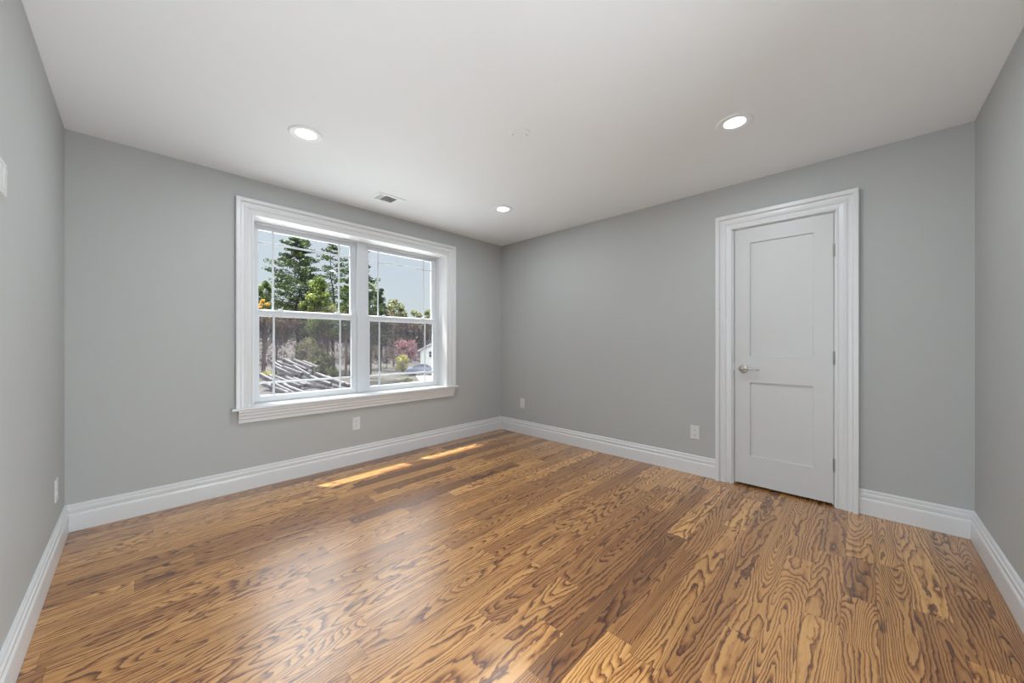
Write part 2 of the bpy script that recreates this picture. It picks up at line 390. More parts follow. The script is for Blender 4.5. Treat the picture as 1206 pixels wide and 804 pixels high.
for z in (1.796, 1.041, .290):
    bm = bmesh.new(); lathe(bm, [(0,-.048),(.003,-.046),(.0062,-.043),(.0062,-.016),(.0055,-.0155),(.0062,-.015),(.0062,.015),(.0055,.0155),(.0062,.016),(.0062,.043),(.003,.046),(0,.048)], 14)
    box(bm, -.0015, .004, -.006, .006, -.043, .043)
    h_ = obj('hinge', bm, M_NICKEL, door, loc=(-.002, -.0015, z)); h_['label'] = 'nickel hinge'
hn = empty('door_handle'); hn.parent = door; hn.location = (.004, .545, .940); hn['label'] = 'brushed nickel lever handle'
bm = bmesh.new(); lathe(bm, [(0,0),(.033,0),(.033,-.004),(.031,-.008),(.026,-.010),(.014,-.0115),(.0125,-.014),(.0115,-.030),(0,-.030)], 36, 'X'); obj('rosette', bm, M_NICKEL, hn, smooth=False)
bm = bmesh.new(); lathe(bm, [(0,-.030),(.012,-.030),(.0135,-.034),(.0135,-.048),(.011,-.053),(0,-.054)], 24, 'X')
tube(bm, [(-.043,0,0),(-.045,-.02,.0),(-.045,-.045,.002),(-.044,-.075,.0),(-.042,-.105,-.004),(-.040,-.112,-.005)], [.010,.0095,.0082,.0075,.0070,.0045], 12)
obj('lever', bm, M_NICKEL, hn, smooth=True)
bbox('latch_plate', (.0, .016, W_-.0015, W_+.0035, .925, .985), M_NICKEL, door)['label'] = 'dark metal strike plate'

# ---------------------------------------------------------------- the two double-hung windows
XC = (WX0+WX1)/2
def frame_sash(name, x0, x1, z0, z1, y0, y1, st, rb, rt, parent):
    """rectangular sash: stiles st wide, bottom rail rb, top rail rt, inner edge chamfered towards the glass"""
    bm = bmesh.new(); s = .007
    gx0, gx1, gz0, gz1 = x0+st, x1-st, z0+rb, z1-rt
    outer = [(x0,z0),(x1,z0),(x1,z1),(x0,z1)]; inner = [(gx0,gz0),(gx1,gz0),(gx1,gz1),(gx0,gz1)]
    mid = [(gx0-s,gz0-s),(gx1+s,gz0-s),(gx1+s,gz1+s),(gx0-s,gz1+s)]
    rings = [[bm.verts.new((a, y, b)) for a, b in pts] for pts, y in ((outer,y0),(mid,y0),(inner,y0+.008),(inner,y1),(outer,y1))]
    rings.append(rings[0])
    for A, B in zip(rings, rings[1:]):
        for k in range(4): bm.faces.new((A[k], A[(k+1)%4], B[(k+1)%4], B[k]))
    sash = obj(name, bm, M_VINYL, parent)
    yc = y0+.018
    g = bbox('glass', (gx0-.004, gx1+.004, yc-.001, yc+.001, gz0-.004, gz1+.004), M_GLASS, sash)
    return sash, (gx0, gx1, gz0, gz1, yc)
def muntins(sash, G, low):
    gx0, gx1, gz0, gz1, yc = G; w_ = .0085; o = .105
    hz = gz0+o if low else gz1-o
    for xx in (gx0+o, gx1-o):
        bm = bmesh.new(); sweep(bm, [(-w_,0),(-w_*.5,-.006),(w_*.5,-.006),(w_,0),(w_*.5,.006),(-w_*.5,.006)], [lambda a,b,z=z: (xx+a, yc-.003+b, z) for z in (gz0, gz1)])
        obj('muntin', bm, M_VINYL, sash)
    bm = bmesh.new(); sweep(bm, [(-w_,0),(-w_*.5,-.0055),(w_*.5,-.0055),(w_,0),(w_*.5,.0055),(-w_*.5,.0055)], [lambda a,b,x=x: (x, yc-.003+b, hz+a) for x in (gx0, gx1)])
    obj('muntin', bm, M_VINYL, sash)
MR0, MR1 = 1.374, 1.440
for wi, (a0, a1) in enumerate(((WX0, XC), (XC, WX1))):
    win = struct(empty('window_%d' % (wi+1), (0,0,0)))
    ml = .040     # half of the mullion between the units
    fx0 = a0+(.016 if wi == 0 else ml); fx1 = a1-(ml if wi == 0 else .016)
    bm = bmesh.new(); Y0, Y1 = YF+.150, YF+.220
    box(bm, a0, fx0, Y0, Y1, WZ0, WZ1); box(bm, fx1, a1, Y0, Y1, WZ0, WZ1)
    box(bm, fx0, fx1, Y0, Y1, WZ1-.014, WZ1); box(bm, fx0, fx1, Y0+.0, Y1, WZ0, WZ0+.008)
    # parting stops in front of the upper sash
    box(bm, fx0, fx0+.008, Y0+.036, Y0+.042, 1.40, WZ1-.014); box(bm, fx1-.008, fx1, Y0+.036, Y0+.042, 1.40, WZ1-.014)
    if wi == 0: box(bm, XC-.0445, XC+.0445, Y0-.012, Y0, WZ0, WZ1)
    obj('frame', bm, M_VINYL, win)
    st = .052
    lo, G = frame_sash('lower_sash', fx0+.001, fx1-.001, WZ0+.009, MR1-.022, Y0+.004, Y0+.034, st, .050, .042, win); muntins(lo, G, True)
    up, G2 = frame_sash('upper_sash', fx0+.001, fx1-.001, MR0-.002, WZ1-.015, Y0+.0355+.0, Y0+.066, st, .060, .038, win); muntins(up, G2, False)
    # meeting-rail lift lip and locks
    bm = bmesh.new(); box(bm, fx0+.02, fx1-.02, Y0-.002, Y0+.004, MR1-.030, MR1-.024); obj('finger_rail', bm, M_VINYL, lo)
    for xx in (fx0+.20, fx1-.20):
        bm = bmesh.new(); box(bm, xx-.030, xx+.030, Y0+.008, Y0+.030, MR1-.022, MR1-.012)
        lathe(bm, [(0,0),(.012,0),(.012,.008),(.008,.011),(0,.011)], 16, 'Z', (xx, Y0+.018, MR1-.012))
        tube(bm, [(xx, Y0+.014, MR1-.005), (xx+.022, Y0+.008, MR1-.004)], [.005, .0035], 8)
        obj('sash_lock', bm, M_VINYL, lo)
    bm = bmesh.new(); box(bm, fx0, fx1, Y1-.006, Y1-.0055, WZ0+.008, 1.42)
    obj('insect_screen', bm, M_SCREEN, win)

# ---------------------------------------------------------------- wall plates and ceiling fittings
def outlet(loc, rz, label):
    r = tag(empty('wall_outlet', loc, rz), label, 'outlet', 'outlets low on the walls')   # local: plate in xz, facing -y
    bm = bmesh.new()
    sweep(bm, [(0,0),(0,-.0030),(.0045,-.0062),(1,-.0062)], [], cap=False) if 0 else None
    vo = [(-.0365,-.0595),(.0365,-.0595),(.0365,.0595),(-.0365,.0595)]; vi = [(-.032,-.055),(.032,-.055),(.032,.055),(-.032,.055)]
    R = [[bm.verts.new((a, y, b)) for a, b in P] for P, y in ((vo,0),(vo,-.003),(vi,-.0062))]
    for A, B in zip(R, R[1:]):
        for k in range(4): bm.faces.new((A[k], A[(k+1)%4], B[(k+1)%4], B[k]))
    bm.faces.new(R[-1]); bm.faces.new(R[0])
    obj('plate', bm, M_PLATE, r)
    for zc in (.0195, -.0195):
        bm = bmesh.new(); n = 24; pts = []
        for i in range(n):
            a = 2*PI*i/n; pts.append((.0172*math.cos(a), max(-.0135, min(.0135, .0172*math.sin(a)))+zc))
        A = [bm.verts.new((x, -.0060, z)) for x, z in pts]; B = [bm.verts.new((x*.96, -.0082, z)) for x, z in pts]
        for k in range(n): bm.faces.new((A[k], A[(k+1)%n], B[(k+1)%n], B[k]))
        bm.faces.new(B)
        s_ = obj('socket', bm, M_PLATE, r)
        bm = bmesh.new(); box(bm, -.0075,-.0052,-.0085,-.0080, zc-.002, zc+.007); box(bm, .0052,.0075,-.0085,-.0080, zc-.001, zc+.006)
        lathe(bm, [(0,-.0085),(.0025,-.0085),(.0025,-.0080)], 10, 'Y', (0,0,zc-.0075)); obj('slots', bm, M_SLOT, s_)
    bm = bmesh.new(); lathe(bm, [(0,-.0074),(.0028,-.0072),(.0034,-.0062)], 12, 'Y'); obj('screw', bm, M_PLATE, r)
    return r
outlet((1.453, YF, .380), 0, 'white duplex outlet below the window')
outlet((XR, 3.082, .383), -PI/2, 'white duplex outlet nearest the far corner of the room')
outlet((XR, 1.043, .365), -PI/2, 'white duplex outlet beside the door casing')
outlet((XL, 3.113, .357), PI/2, 'white duplex outlet on the left wall, seen almost edge on')
r = tag(empty('switch_plate', (XL, 1.962, 1.676), PI/2), 'white wall plate high on the left wall at the edge of view', 'wall plate')
bm = bmesh.new(); box(bm, -.058, .058, -.006, 0, -.0575, .0575); bmesh.ops.bevel(bm, geom=[e for e in bm.edges if abs(e.verts[0].co.y+.006) < 1e-5 and abs(e.verts[1].co.y+.006) < 1e-5], offset=.004, segments=2, affect='EDGES'); obj('plate', bm, M_PLATE, r)
for xx in (-.023, .023):
    bm = bmesh.new(); v = box(bm, xx-.0165, xx+.0165, -.0095, -.0055, -.033, .033); v[0].co.y += .003; v[1].co.y += .003; obj('rocker', bm, M_PLATE, r)

def downlight(x, y, label):
    r = tag(empty('recessed_downlight', (x, y, H)), label, 'ceiling light', 'recessed ceiling downlights')
    bm = bmesh.new(); lathe(bm, [(.096,0),(.096,-.0025),(.092,-.0055),(.080,-.0065),(.068,-.0050),(.056,-.0015)], 56); obj('trim_ring', bm, M_COVER, r, smooth=True)
    bm = bmesh.new(); lathe(bm, [(.057,-.0015),(.055,-.0025),(0,-.0025)], 48); obj('lens', bm, M_LENS, r)['label'] = 'lit white lens'
    l = bpy.data.lights.new('downlight_lamp', 'AREA'); l.shape = 'DISK'; l.size = .104; l.energy = LAMP_W; l.color = (.84,.935,1.0)
    lo = bpy.data.objects.new('downlight_lamp', l); COL.objects.link(lo); lo.parent = r; lo.location = (0,0,-.010)
    return r
downlight(.73, 2.475, 'recessed round downlight above the left side of the window')
downlight(2.437, .532, 'recessed round downlight in front of the door')
downlight(2.462, 2.492, 'smallest looking recessed downlight, near the far corner of the room')
downlight(.73, .532, 'recessed downlight behind the camera')

r = tag(empty('ceiling_cover_plate', (1.642, 1.515, H)), 'round blank white cover plate in the middle of the ceiling', 'cover plate')
bm = bmesh.new(); lathe(bm, [(.062,0),(.062,-.004),(.060,-.006),(.054,-.007),(0,-.0075)], 48); obj('plate', bm, M_COVER, r)
for s in (-1, 1):
    bm = bmesh.new(); lathe(bm, [(.0042,-.0065),(.004,-.0088),(0,-.0092)], 12, 'Z', (s*.042*.69, -s*.042*.72, 0)); box(bm, s*.029-.003, s*.029+.003, -s*.0302-.0006, -s*.0302+.0006, -.0096, -.009)
    obj('screw', bm, M_NICKEL, r)

# three-way air register
r = tag(empty('ceiling_vent', (1.568, 3.052, H)), 'white rectangular air register on the ceiling above the window', 'vent')
VX, VY = .128, .088; ix, iy = .102, .062
bm = bmesh.new()
o_ = [(-VX,-VY),(VX,-VY),(VX,VY),(-VX,VY)]; m_ = [(-VX+.006,-VY+.006),(VX-.006,-VY+.006),(VX-.006,VY-.006),(-VX+.006,VY-.006)]; i_ = [(-ix,-iy),(ix,-iy),(ix,iy),(-ix,iy)]
R = [[bm.verts.new((a, b, z)) for a, b in P] for P, z in ((o_,0),(o_,-.0015),(m_,-.006),(i_,-.007),(i_,-.0008))]
for A, B in zip(R, R[1:]):
    for k in range(4): bm.faces.new((A[k], A[(k+1)%4], B[(k+1)%4], B[k]))
box(bm, -.062,-.056,-iy,iy,-.007,-.0008); box(bm, .056,.062,-iy,iy,-.007,-.0008)
obj('frame', bm, M_GRILL, r)
bbox('duct_throat', (-ix, ix, -iy, iy, -.0012, -.0006), M_DUCT, r)  # even grey sheet closing the register just behind the slats
def slat(c, along, L_, tilt, hw=.0065):
    bm = bmesh.new(); v = box(bm, -hw, hw, -L_/2, L_/2, -.0004, .0004)
    bmesh.ops.rotate(bm, verts=bm.verts[:], cent=(0,0,0), matrix=Matrix.Rotation(tilt, 3, 'Y'))
    if along == 'X': bmesh.ops.rotate(bm, verts=bm.verts[:], cent=(0,0,0), matrix=Matrix.Rotation(-PI/2, 3, 'Z'))
    bmesh.ops.translate(bm, verts=bm.verts[:], vec=(c[0], c[1], -.0055)); obj('slat', bm, M_GRILL, r)
for k in range(2): slat((-.0845+k*.019, 0), 'Y', 2*iy, 0, .0048)
slat((-.1005, 0), 'Y', 2*iy, 0, .0018)
for k in range(3): slat((.069+k*.0135, 0), 'Y', 2*iy, .08, .0068)
for k in range(8): slat((0, -.054+k*.0154), 'X', .112, .55)

# ================================================================= OUTSIDE
F2 = Vector((math.cos(YAW), math.sin(YAW))); R2 = Vector((math.sin(YAW), -math.cos(YAW)))
def out(px, D, z=0.0):
    """a spot outdoors: D metres ahead of the window side of the house, by bearing"""
    q = D*(F2+R2*((px-603)/FPX)); return (q.x, q.y, z)
def hz(py, D): return CAM_H+(403.5-py)/FPX*D
GZ = -3.2
def two_tone(name, stops, scale, rough=.9, detail=5, stretch=None):
    m = bpy.data.materials.new(name); m.use_nodes = True; t = m.node_tree; p = t.nodes['Principled BSDF']; p.inputs['Roughness'].default_value = rough
    p.inputs['Specular IOR Level'].default_value = .2
    tc = t.nodes.new('ShaderNodeTexCoord'); n = t.nodes.new('ShaderNodeTexNoise'); n.inputs['Scale'].default_value = scale; n.inputs['Detail'].default_value = detail; n.inputs['Roughness'].default_value = .75
    r = t.nodes.new('ShaderNodeValToRGB'); e = r.color_ramp.elements
    while len(e) < len(stops): e.new(.5)
    for s, (q, c) in zip(e, stops): s.position = q; s.color = (*c, 1)
    t.links.new(tc.outputs['Object'], n.inputs['Vector']); t.links.new(n.outputs['Fac'], r.inputs[0]); t.links.new(r.outputs[0], p.inputs['Base Color'])
    return m
M_GROUND = two_tone('dry_ground', [(.38,(.02,.018,.014)),(.5,(.05,.046,.038)),(.62,(.09,.083,.07)),(.75,(.035,.048,.014))], .6)
M_BOUNCE = two_tone('pale_bounce_ground', [(.38,(.34,.35,.36)),(.6,(.53,.55,.57))], 4.0, detail=8)
M_SLOPE = two_tone('leaf_strewn_slope', [(.36,(.010,.008,.008)),(.47,(.032,.026,.025)),(.55,(.075,.062,.062)),(.66,(.14,.12,.12))], 1.6, detail=8)
def leaf(name, a, b, c):
    a, b, c = (tuple(v*.8 for v in q) for q in (a, b, c))
    m = two_tone(name, [(.36, a), (.5, b), (.64, c)], .9, .6, detail=3); t = m.node_tree; p = t.nodes['Principled BSDF']
    tr = t.nodes.new('ShaderNodeBsdfTranslucent'); x = t.nodes.new('ShaderNodeMixShader'); x.inputs[0].default_value = .33
    r = [n for n in t.nodes if n.type == 'VALTORGB'][0]; o = [n for n in t.nodes if n.type == 'OUTPUT_MATERIAL'][0]
    t.links.new(r.outputs[0], tr.inputs[0]); t.links.new(p.outputs[0], x.inputs[1]); t.links.new(tr.outputs[0], x.inputs[2]); t.links.new(x.outputs[0], o.inputs[0])
    return m
LM = dict(pine=leaf('pine_needles', (.012,.022,.010), (.035,.060,.020), (.11,.15,.035)),
          green=leaf('green_leaves', (.02,.035,.010), (.085,.125,.022), (.26,.28,.045)),
          brown=leaf('brown_leaves', (.03,.022,.015), (.09,.06,.04), (.19,.15,.08)),
          olive=leaf('olive_leaves', (.05,.055,.025), (.16,.17,.08), (.30,.30,.16)),
          orange=leaf('orange_leaves', (.20,.14,.02), (.50,.30,.05), (.65,.38,.10)),
          yellow=leaf('yellow_leaves', (.20,.20,.05), (.50,.48,.14), (.72,.68,.30)),
          pale=leaf('pale_leaves', (.10,.10,.05), (.32,.32,.17), (.62,.60,.38)),
          pink=leaf('pink_leaves', (.12,.06,.06), (.34,.17,.19), (.48,.28,.30)))
M_BARK = mat('bark', (.10,.075,.06), .9, var=.5, vscale=6)
M_BARKD = mat('dark_bark', (.035,.028,.024), .9, var=.4, vscale=6)

bm = bmesh.new(); 
c0 = Vector(out(400, 60)); N_ = 40
fx = Vector(out(400, 1)).xy.normalized(); rx = Vector((fx.y, -fx.x))
def gp(d, s, z): q = fx*d+rx*s; return (q.x, q.y, z)
bm.faces.new([bm.verts.new(gp(*p)) for p in ((4.2,-80,GZ),(4.2,110,GZ),(95,110,GZ),(95,-80,GZ))])
box(bm, -2.0, 5.5, YF+WT+.0, YF+WT+.02, GZ, GZ+.05)
struct(obj('ground', bm, M_GROUND))
bm = bmesh.new()
A = [bm.verts.new(gp(*p)) for p in ((4.3,-24,GZ+.02),(4.3,26,GZ+.02),(22,26,GZ+.02),(22,-24,GZ+.02))]
bm.faces.new(A); struct(obj('ground_bounce', bm, M_BOUNCE, keep=True))  # unseen pale ground added near the house to bounce light up to the ceiling
# wooded slope behind the yard
bm = bmesh.new(); nx, ny = 110, 34; V = []
for j in range(ny+1):
    row = []
    for i in range(nx+1):
        s = -90+i*200/nx; d = 78+j*70/ny; k = j/ny
        z = GZ-.1+8.2*(1-(1-min(1, k*1.6))**2)
        z += (mnoise.noise(Vector((s*.12, d*.12, 0)))*1.1+mnoise.noise(Vector((s*.7, d*.7, 4)))*.45)*min(1, k*6)
        row.append(bm.verts.new(gp(d, s, z)))
    V.append(row)
for j in range(ny):
    for i in range(nx): bm.faces.new((V[j][i], V[j][i+1], V[j+1][i+1], V[j+1][i]))
struct(obj('hillside', bm, M_SLOPE, smooth=True))

def leaves(bm, centre, rad, n, size, rng, flat=1.0, droop=0):
    for _ in range(n):
        while True:
            q = Vector((rng.uniform(-1,1), rng.uniform(-1,1), rng.uniform(-1,1)))
            if q.length < 1: break
        c = Vector(centre)+Vector((q.x*rad[0], q.y*rad[1], q.z*rad[2]))
        a = Vector((rng.gauss(0,1), rng.gauss(0,1), rng.gauss(0,1)*flat)).normalized()
        b = a.cross(Vector((rng.gauss(0,1), rng.gauss(0,1), rng.gauss(0,1)))).normalized()
        s = size*rng.uniform(.6,1.4)
        bm.faces.new([bm.verts.new(c-a*s), bm.verts.new(c-b*s*.6), bm.verts.new(c+a*s), bm.verts.new(c+b*s*.6)])
def pine(px, D, base_z, top_py, halfw_px, label, kind='pine', dens=1.0, seed=1, bare=.25, group=None):
    rng = random.Random(seed); top = hz(top_py, D); h = top-base_z; R_ = halfw_px/FPX*D
    t = tag(empty('pine_tree', out(px, D, base_z)), label, 'tree', group)
    bm = bmesh.new(); tr = [(rng.uniform(-.1,.1)*k, rng.uniform(-.1,.1)*k, h*k/8) for k in range(9)]
    tube(bm, tr, [max(.05, .28*(1-k/8.4)) for k in range(9)], 8); cr = bmesh.new()
    nb = int(58*dens)
    for k in range(nb):
        f = bare+(1-bare)*(k+.5)/nb; z = h*f; a = k*2.4+rng.uniform(-.4,.4)
        ln = R_*(1.0-.78*((f-bare)/(1-bare))**2.3)*rng.uniform(.55,1.08)
        p0 = Vector((0,0,z)); p1 = Vector((math.cos(a)*ln*.55, math.sin(a)*ln*.55, z+ln*.10)); p2 = Vector((math.cos(a)*ln, math.sin(a)*ln, z+ln*.16+rng.uniform(-.2,.2)))
        tube(bm, [p0, p1, p2], [.06, .04, .015], 5)
        for q in range(5):
            c = p0.lerp(p2, .35+.15*q); w_ = ln*.20+.20
            leaves(cr, c+Vector((rng.uniform(-.2,.2), rng.uniform(-.2,.2), .08)), (w_, w_, .20+.05*ln), int(34*dens), .15, rng, .5)
    leaves(cr, (0,0,h*.985), (.35,.35,.5), 60, .13, rng)
    obj('trunk', bm, M_BARKD, t); obj('foliage', cr, LM[kind], t, keep=True); return t
def tree(px, D, base_z, top_py, halfw_px, kind, label, seed=1, n=2600, size=.16, trunk=.3, group=None, name='broadleaf_tree', squash=1, cat='tree', bark=None):
    rng = random.Random(seed); top = hz(top_py, D); h = top-base_z; R_ = halfw_px/FPX*D
    t = tag(empty(name, out(px, D, base_z)), label, cat, group)
    bm = bmesh.new(); ch = h*(1-trunk)
    tube(bm, [(0,0,0),(.05*h*.2,0,h*trunk*.6),(0,.03*h*.2,h*trunk),(0,0,h*.75)], [max(.05,h*.013), max(.04,h*.011), max(.04,h*.009), .02], 7)
    cr = bmesh.new(); K = 26
    for k in range(K):
        a = rng.uniform(0, 2*PI); e = rng.uniform(-1, 1); q = math.sqrt(1-e*e)*rng.uniform(.45,.85)
        c = Vector((math.cos(a)*q*R_, math.sin(a)*q*R_, h*trunk+ch*.5+e*ch*.36))
        tube(bm, [(0,0,h*trunk*.9+ (c.z-h*trunk)*.3 if c.z > h*trunk else h*trunk*.8), tuple(c*.5+Vector((0,0,c.z*.12))), tuple(c)], [max(.02,h*.008), max(.015,h*.006), .012], 5)
        rr_ = R_*.30*rng.uniform(.7,1.2)
        leaves(cr, c, (rr_, rr_, min(rr_, ch*.24)), n//K, size, rng)
    obj('trunk', bm, bark or M_BARK, t); obj('foliage', cr, LM[kind], t, keep=True); return t

M_BRUSH = leaf('dry_brush', (.02,.016,.015), (.10,.08,.075), (.26,.22,.21))
ru = random.Random(77); bm = bmesh.new()
for _ in range(15000):
    k = ru.random()**1.3; s_ = ru.uniform(-45, 75); d = 77+k*62
    z = GZ-.1+8.2*(1-(1-min(1, k*62/70*1.6))**2); c = Vector(gp(d, s_, z+ru.uniform(0,.9)))
    leaves(bm, c, (.3,.3,.3), 1, ru.uniform(.12,.42), ru)
o_ = tag(obj('undergrowth', bm, M_BRUSH, keep=True), 'dry grey brown undergrowth covering the wooded slope', 'undergrowth'); o_['kind'] = 'stuff'
# --- trees and shrubs, left to right
pine(350, 54, GZ, 282, 45, 'tall dark full pine filling the left window', dens=1.35, seed=3, bare=.22)
pine(393, 58, GZ, 286, 30, 'thin tall pine with gaps and bare lower branches', dens=.62, seed=8, bare=.42)
pine(424, 40, GZ, 296, 27, 'pine standing behind the mullion between the two windows', dens=.75, seed=12, bare=.35)
pine(447, 56, GZ, 342, 15, 'short pine just right of the mullion', dens=.7, seed=15, bare=.3)
tree(373, 49, GZ, 322, 19, 'green', 'bright green leafy tree in front of the tall pines', 4, 3400, .15, .45)
tree(309, 49, GZ, 322, 11, 'green', 'green tree at the left edge of the window', 5, 2400, .13, .5)
tree(311, 45, GZ, 348, 7, 'orange', 'small orange leaved tree at the left edge of the window', 6, 900, .10, .6)
tree(407, 45, GZ, 332, 10, 'green', 'narrow green tree left of the mullion', 7, 1800, .13, .55)
tree(386, 52, GZ, 358, 17, 'olive', 'low olive green tree at the foot of the thin pine', 9, 2600, .13, .66)
tree(436, 50, GZ, 322, 9, 'olive', 'upright olive tree right of the mullion', 10, 2200, .14, .4, bark=M_BARKD)
for i, (px, D, py, hw, kind) in enumerate([(312,84,350,24,'brown'),(340,88,347,28,'brown'),(368,84,352,24,'olive'),(392,88,350,24,'green'),(418,86,352,22,'olive'),(446,88,356,22,'brown'),(466,95,349,17,'olive'),(455,98,354,13,'olive'),(488,98,361,14,'olive'),(509,92,359,14,'olive'),(476,86,372,20,'brown'),(499,86,372,18,'brown'),(527,94,362,20,'olive')]):
    tree(px, D, GZ+1.2, py, hw, kind, 'distant %s tree in the wood on the slope' % dict(brown='brown leaved', olive='olive green', green='green')[kind], 30+i, 2600, .30, .18, group='%s trees along the wooded slope' % dict(brown='brown', olive='olive', green='green')[kind])
tree(385, 46, GZ, 369, 26, 'green', 'spreading yellow green bush tree below the meeting rail', 50, 4200, .14, .62)
tree(325, 46, GZ, 366, 26, 'brown', 'brown leaved tree below the meeting rail at left', 51, 3600, .15, .62, bark=M_BARKD)
tree(368, 47.5, GZ, 397, 23, 'pale', 'pale dry shrub in the middle of the left window', 52, 4200, .13, .10, name='shrub', cat='shrub')
tree(380, 44.5, GZ, 416, 13, 'olive', 'dark olive shrub behind the beam pile', 53, 2400, .11, .06, name='shrub', cat='shrub')
tree(393, 42.5, GZ, 431, 8, 'green', 'small bright green shrub behind the beam pile', 54, 1300, .07, .03, name='shrub', cat='shrub')
tree(314, 42.5, GZ, 437, 9, 'yellow', 'low yellow green shrub at the left edge of the yard', 55, 1500, .07, .03, name='shrub', cat='shrub')
tree(411, 46, GZ, 404, 7, 'brown', 'little bare trunked tree at the right of the left window', 56, 300, .07, .45, bark=M_BARKD)
tree(479, 52, GZ, 398, 15, 'pink', 'pink leaved tree in front of the white house', 57, 2600, .11, .34, bark=M_BARKD)
tree(474, 50, GZ, 416, 10, 'yellow', 'pale yellow shrub under the pink tree', 58, 1600, .09, .10, name='shrub', cat='shrub')
tree(455, 62, GZ, 392, 24, 'brown', 'grey brown thicket in the right window', 59, 3200, .10, .08, name='shrub', cat='shrub')
tree(478, 36, GZ, 445, 9, 'olive', 'low olive shrub near the bottom of the right window', 60, 1000, .06, .03, name='shrub', cat='shrub')

# --- pile of beams in the yard
M_BEAM = two_tone('lit_top_concrete', [(.35,(.09,.085,.09)),(.6,(.20,.19,.195))], 3.0)  # sunlit tops of the beams, painted paler than their dark sides
def beam(px, D, z, rot, L_, w_, h_, k):
    b = tag(obj('concrete_beam', bmesh_box(L_, w_, h_), M_BEAM, loc=out(px, D, z)), 'dark grey beam with its lit top painted pale, lying in the piles in the yard', 'beam', 'grey beams piled in the yard')
    b.rotation_euler = (0, 0, rot)
def bmesh_box(L_, w_, h_):
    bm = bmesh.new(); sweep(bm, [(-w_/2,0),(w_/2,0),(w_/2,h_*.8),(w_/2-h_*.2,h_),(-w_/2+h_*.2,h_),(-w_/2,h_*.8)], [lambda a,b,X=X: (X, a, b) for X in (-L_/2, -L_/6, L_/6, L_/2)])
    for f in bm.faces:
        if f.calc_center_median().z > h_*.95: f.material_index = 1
    return bm
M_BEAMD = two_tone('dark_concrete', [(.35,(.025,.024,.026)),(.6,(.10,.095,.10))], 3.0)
M_HEAP = two_tone('grey_rubble', [(.38,(.02,.018,.02)),(.52,(.06,.055,.06)),(.66,(.17,.16,.165))], 5.0, detail=8)
def heap(px, D, r, hgt, label, seed):
    rng = random.Random(seed); bm = bmesh.new(); rings = []
    for k in range(7):
        f = k/6; ring = []
        for a in range(22):
            q = 2*PI*a/22; rr_ = r*(1-f)*(1+.22*mnoise.noise(Vector((math.cos(q)*2, math.sin(q)*2, seed+f))))
            ring.append(bm.verts.new((rr_*math.cos(q), rr_*math.sin(q), hgt*math.sin(f*PI/2)*(1+.15*mnoise.noise(Vector((q*2, f*4, seed)))))))
        rings.append(ring)
    for A, B in zip(rings, rings[1:]):
        for a in range(22): bm.faces.new((A[a], A[(a+1)%22], B[(a+1)%22], B[a]))
    bm.faces.new(rings[0])
    tag(obj('rubble_heap', bm, M_HEAP, loc=out(px, D, GZ)), label, 'heap')
heap(346, 39.8, 2.6, 1.35, 'grey rubble heap under the farther beams in the yard', 1)
heap(333, 33.5, 2.0, .38, 'grey rubble heap under the nearer beams at left', 2)
heap(384, 34.0, 2.2, .45, 'broad speckled grey rubble heap right of the beams', 3)
rb = random.Random(5)
for px, D, py in ((329,38.6,432),(338,38.6,431),(347,38.4,430),(356,38.4,429),(365,38.6,430),(334,37.2,438),(344,37.0,437),(354,37.0,437),
                  (317,33.6,447),(327,33.4,449),(337,33.2,450),(347,33.2,450),(357,33.4,451),(324,31.6,458),(336,31.4,460),(348,31.4,460),(366,33.0,455),(377,32.6,449),(388,32.8,447),(398,33.2,450)):
    b = tag(obj('concrete_beam', bmesh_box(3.0*rb.uniform(.85,1.15), .30, .36), (M_BEAMD, M_BEAM), loc=out(px, D, hz(py, D)-.12)), 'dark grey beam with its lit top painted pale, lying in the piles in the yard', 'beam', 'grey beams piled in the yard')
    b.rotation_euler = (rb.uniform(-.1,.1), math.radians(15+rb.uniform(-4,4)), YAW-PI/2-math.radians(22+rb.uniform(-6,6)))

# --- slab of roof, concrete drive, house, car
M_DRIVE = two_tone('pale_concrete', [(.4,(.24,.23,.22)),(.6,(.32,.31,.30))], 1.2)
M_SIDING = mat('white_siding', (.85,.84,.81), .7, var=.06, vscale=2)
M_ROOF = mat('grey_shingles', (.16,.15,.16), .9, var=.4, vscale=5)
M_PANE = mat('dark_window_pane', (.03,.035,.04), .1, spec=.8, bump=.02)
M_CAR = mat('blue_grey_car_paint', (.16,.19,.27), .3, spec=.6, coat=.6, bump=.02, bscale=3)
M_TYRE = mat('tyre_rubber', (.02,.02,.02), .9, bump=.1)
M_RIM = mat('alloy_rim', (.5,.5,.52), .35, metal=.8, bump=.02)
bm = bmesh.new()
dr = [out(488, 50), out(560, 42), out(560, 28), out(520, 30), out(500, 36)]
A = [bm.verts.new((p[0], p[1], GZ+.03)) for p in dr]; B = [bm.verts.new((p[0], p[1], GZ-.1)) for p in dr]
bm.faces.new(A)
for k in range(5): bm.faces.new((A[k], A[(k+1)%5], B[(k+1)%5], B[k]))
tag(obj('driveway', bm, M_DRIVE), 'pale concrete driveway below the parked car', 'driveway')
# low flat-roofed shed in front of the drive
sh = tag(empty('shed', out(489, 33, GZ), YAW-PI/2+.55), 'low grey shingled shed roof at the bottom right of the window', 'shed')
bm = bmesh.new(); box(bm, -1.2, 1.2, -.9, .9, 0, .35); obj('wall', bm, M_SIDING, sh)
bm = bmesh.new(); sweep(bm, [(-1.05,.33),(0,.80),(1.05,.33),(1.05,.27),(0,.74),(-1.05,.27)], [lambda a,b,X=X: (X, a, b) for X in (-1.35, 1.35)]); obj('roof', bm, M_ROOF, sh)

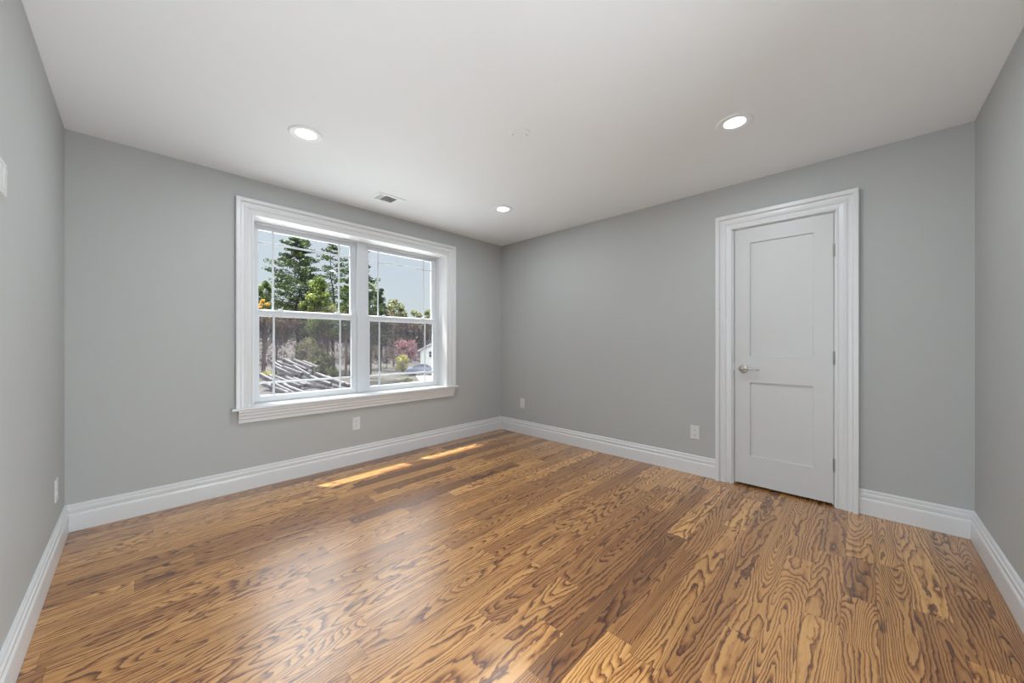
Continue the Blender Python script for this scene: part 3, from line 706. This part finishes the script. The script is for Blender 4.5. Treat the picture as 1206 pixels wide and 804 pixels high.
hs = tag(empty('house', out(519, 62, GZ), YAW-PI/2-.12), 'white gabled house beyond the parked car', 'house')
bm = bmesh.new(); gw, gh, gt = 3.6, 3.0, 4.75
sweep(bm, [(-gw,0),(gw,0),(gw,gh),(0,gt),(-gw,gh)], [lambda a,b,Y_=Y_: (a, Y_, b) for Y_ in (0, 8)]); obj('wall', bm, M_SIDING, hs)
bm = bmesh.new(); sweep(bm, [(-gw-.4,gh-.15),(0,gt+.12),(gw+.4,gh-.15),(gw+.4,gh+.05),(0,gt+.34),(-gw-.4,gh+.05)], [lambda a,b,Y_=Y_: (a, Y_, b) for Y_ in (-.35, 8.35)]); obj('roof', bm, M_TRIM, hs)
for xx, zz in ((-1.55, 1.9), (1.2, 1.9)):
    bm = bmesh.new(); box(bm, xx-.55, xx+.55, -.06, .0, zz-.1, zz+1.1); wn = obj('window', bm, M_TRIM, hs)
    for a in (-.26, .26):
        for b in (.22, .74): bbox('pane', (xx+a-.2, xx+a+.2, -.08, -.055, zz+b-.2, zz+b+.2), M_PANE, wn)

def car(px, D, rz, label):
    c = tag(empty('car', out(px, D, GZ+.03), rz), label, 'car')
    side = [(-2.15,.35),(-2.2,.75),(-2.1,.95),(-1.55,1.02),(-.95,1.42),(.45,1.45),(1.15,1.02),(1.95,.88),(2.2,.70),(2.2,.35)]
    low = [(-2.15,.30),(-2.2,.75),(-2.1,.95),(-1.55,1.0),(1.15,1.0),(1.95,.88),(2.2,.70),(2.2,.30)]
    bm = bmesh.new(); sweep(bm, [(-2.15,.30),(-2.2,.75),(-2.1,.93),(-1.5,1.0),(1.15,1.0),(1.95,.88),(2.2,.70),(2.2,.30)], [lambda a,b,s=s: (a*(.96 if abs(s) > .85 else 1), s, b*(.98 if abs(s)>.85 else 1)) for s in (-.9,-.8,.8,.9)]); obj('body', bm, M_CAR, c)
    bm = bmesh.new(); sweep(bm, [(-1.5,.99),(-1.0,1.40),(-.2,1.46),(.4,1.42),(1.1,.99)], [lambda a,b,s=s: (a, s*(1 if b < 1.1 else .84), b) for s in (-.82,.82)]); obj('cabin', bm, M_PANE, c)
    bm = bmesh.new(); sweep(bm, [(-1.0,1.40),(-.2,1.46),(.4,1.42),(.4,1.45),(-.2,1.50),(-1.0,1.43)], [lambda a,b,s=s: (a, s, b) for s in (-.70,.70)]); obj('roof_panel', bm, M_CAR, c)
    for xx in (-1.35, 1.35):
        for s in (-1, 1):
            bm = bmesh.new(); lathe(bm, [(0,-.1),(.30,-.1),(.33,-.06),(.33,.06),(.30,.1),(0,.1)], 20, 'Y', (xx, s*.82, .33)); wh = obj('wheel', bm, M_TYRE, c)
            bm = bmesh.new(); lathe(bm, [(0,-.11),(.18,-.11),(.2,-.1),(.2,.1),(.18,.11),(0,.11)], 16, 'Y', (xx, s*.82, .33)); obj('hubcap', bm, M_RIM, wh)
car(499, 49, YAW-PI/2+.25, 'blue grey car parked in front of the white house')

# --- utility pole with wires
up = tag(empty('utility_pole', out(463.5, 66, GZ)), 'slim wooden utility pole in the right window', 'utility pole')
bm = bmesh.new(); tube(bm, [(0,0,0),(0,0,4.5),(0,0,8.2)], [.16,.13,.11], 10); obj('pole', bm, M_BARK, up)
bm = bmesh.new(); box(bm, -1.1, 1.1, -.06, .06, 7.6, 7.75); obj('crossarm', bm, M_BARK, up)
bm = bmesh.new(); q0 = Vector(out(540, 60, hz(357, 60))); q1 = Vector(out(463.5, 66, GZ+7.75))
tube(bm, [q0.lerp(q1, k/10)-Vector((0,0,1.2*(1-(2*k/10-1)**2)*.5)) for k in range(11)], .02, 5)
tag(obj('overhead_wire', bm, M_BARKD), 'thin overhead wire crossing the sky in the right window', 'wire')
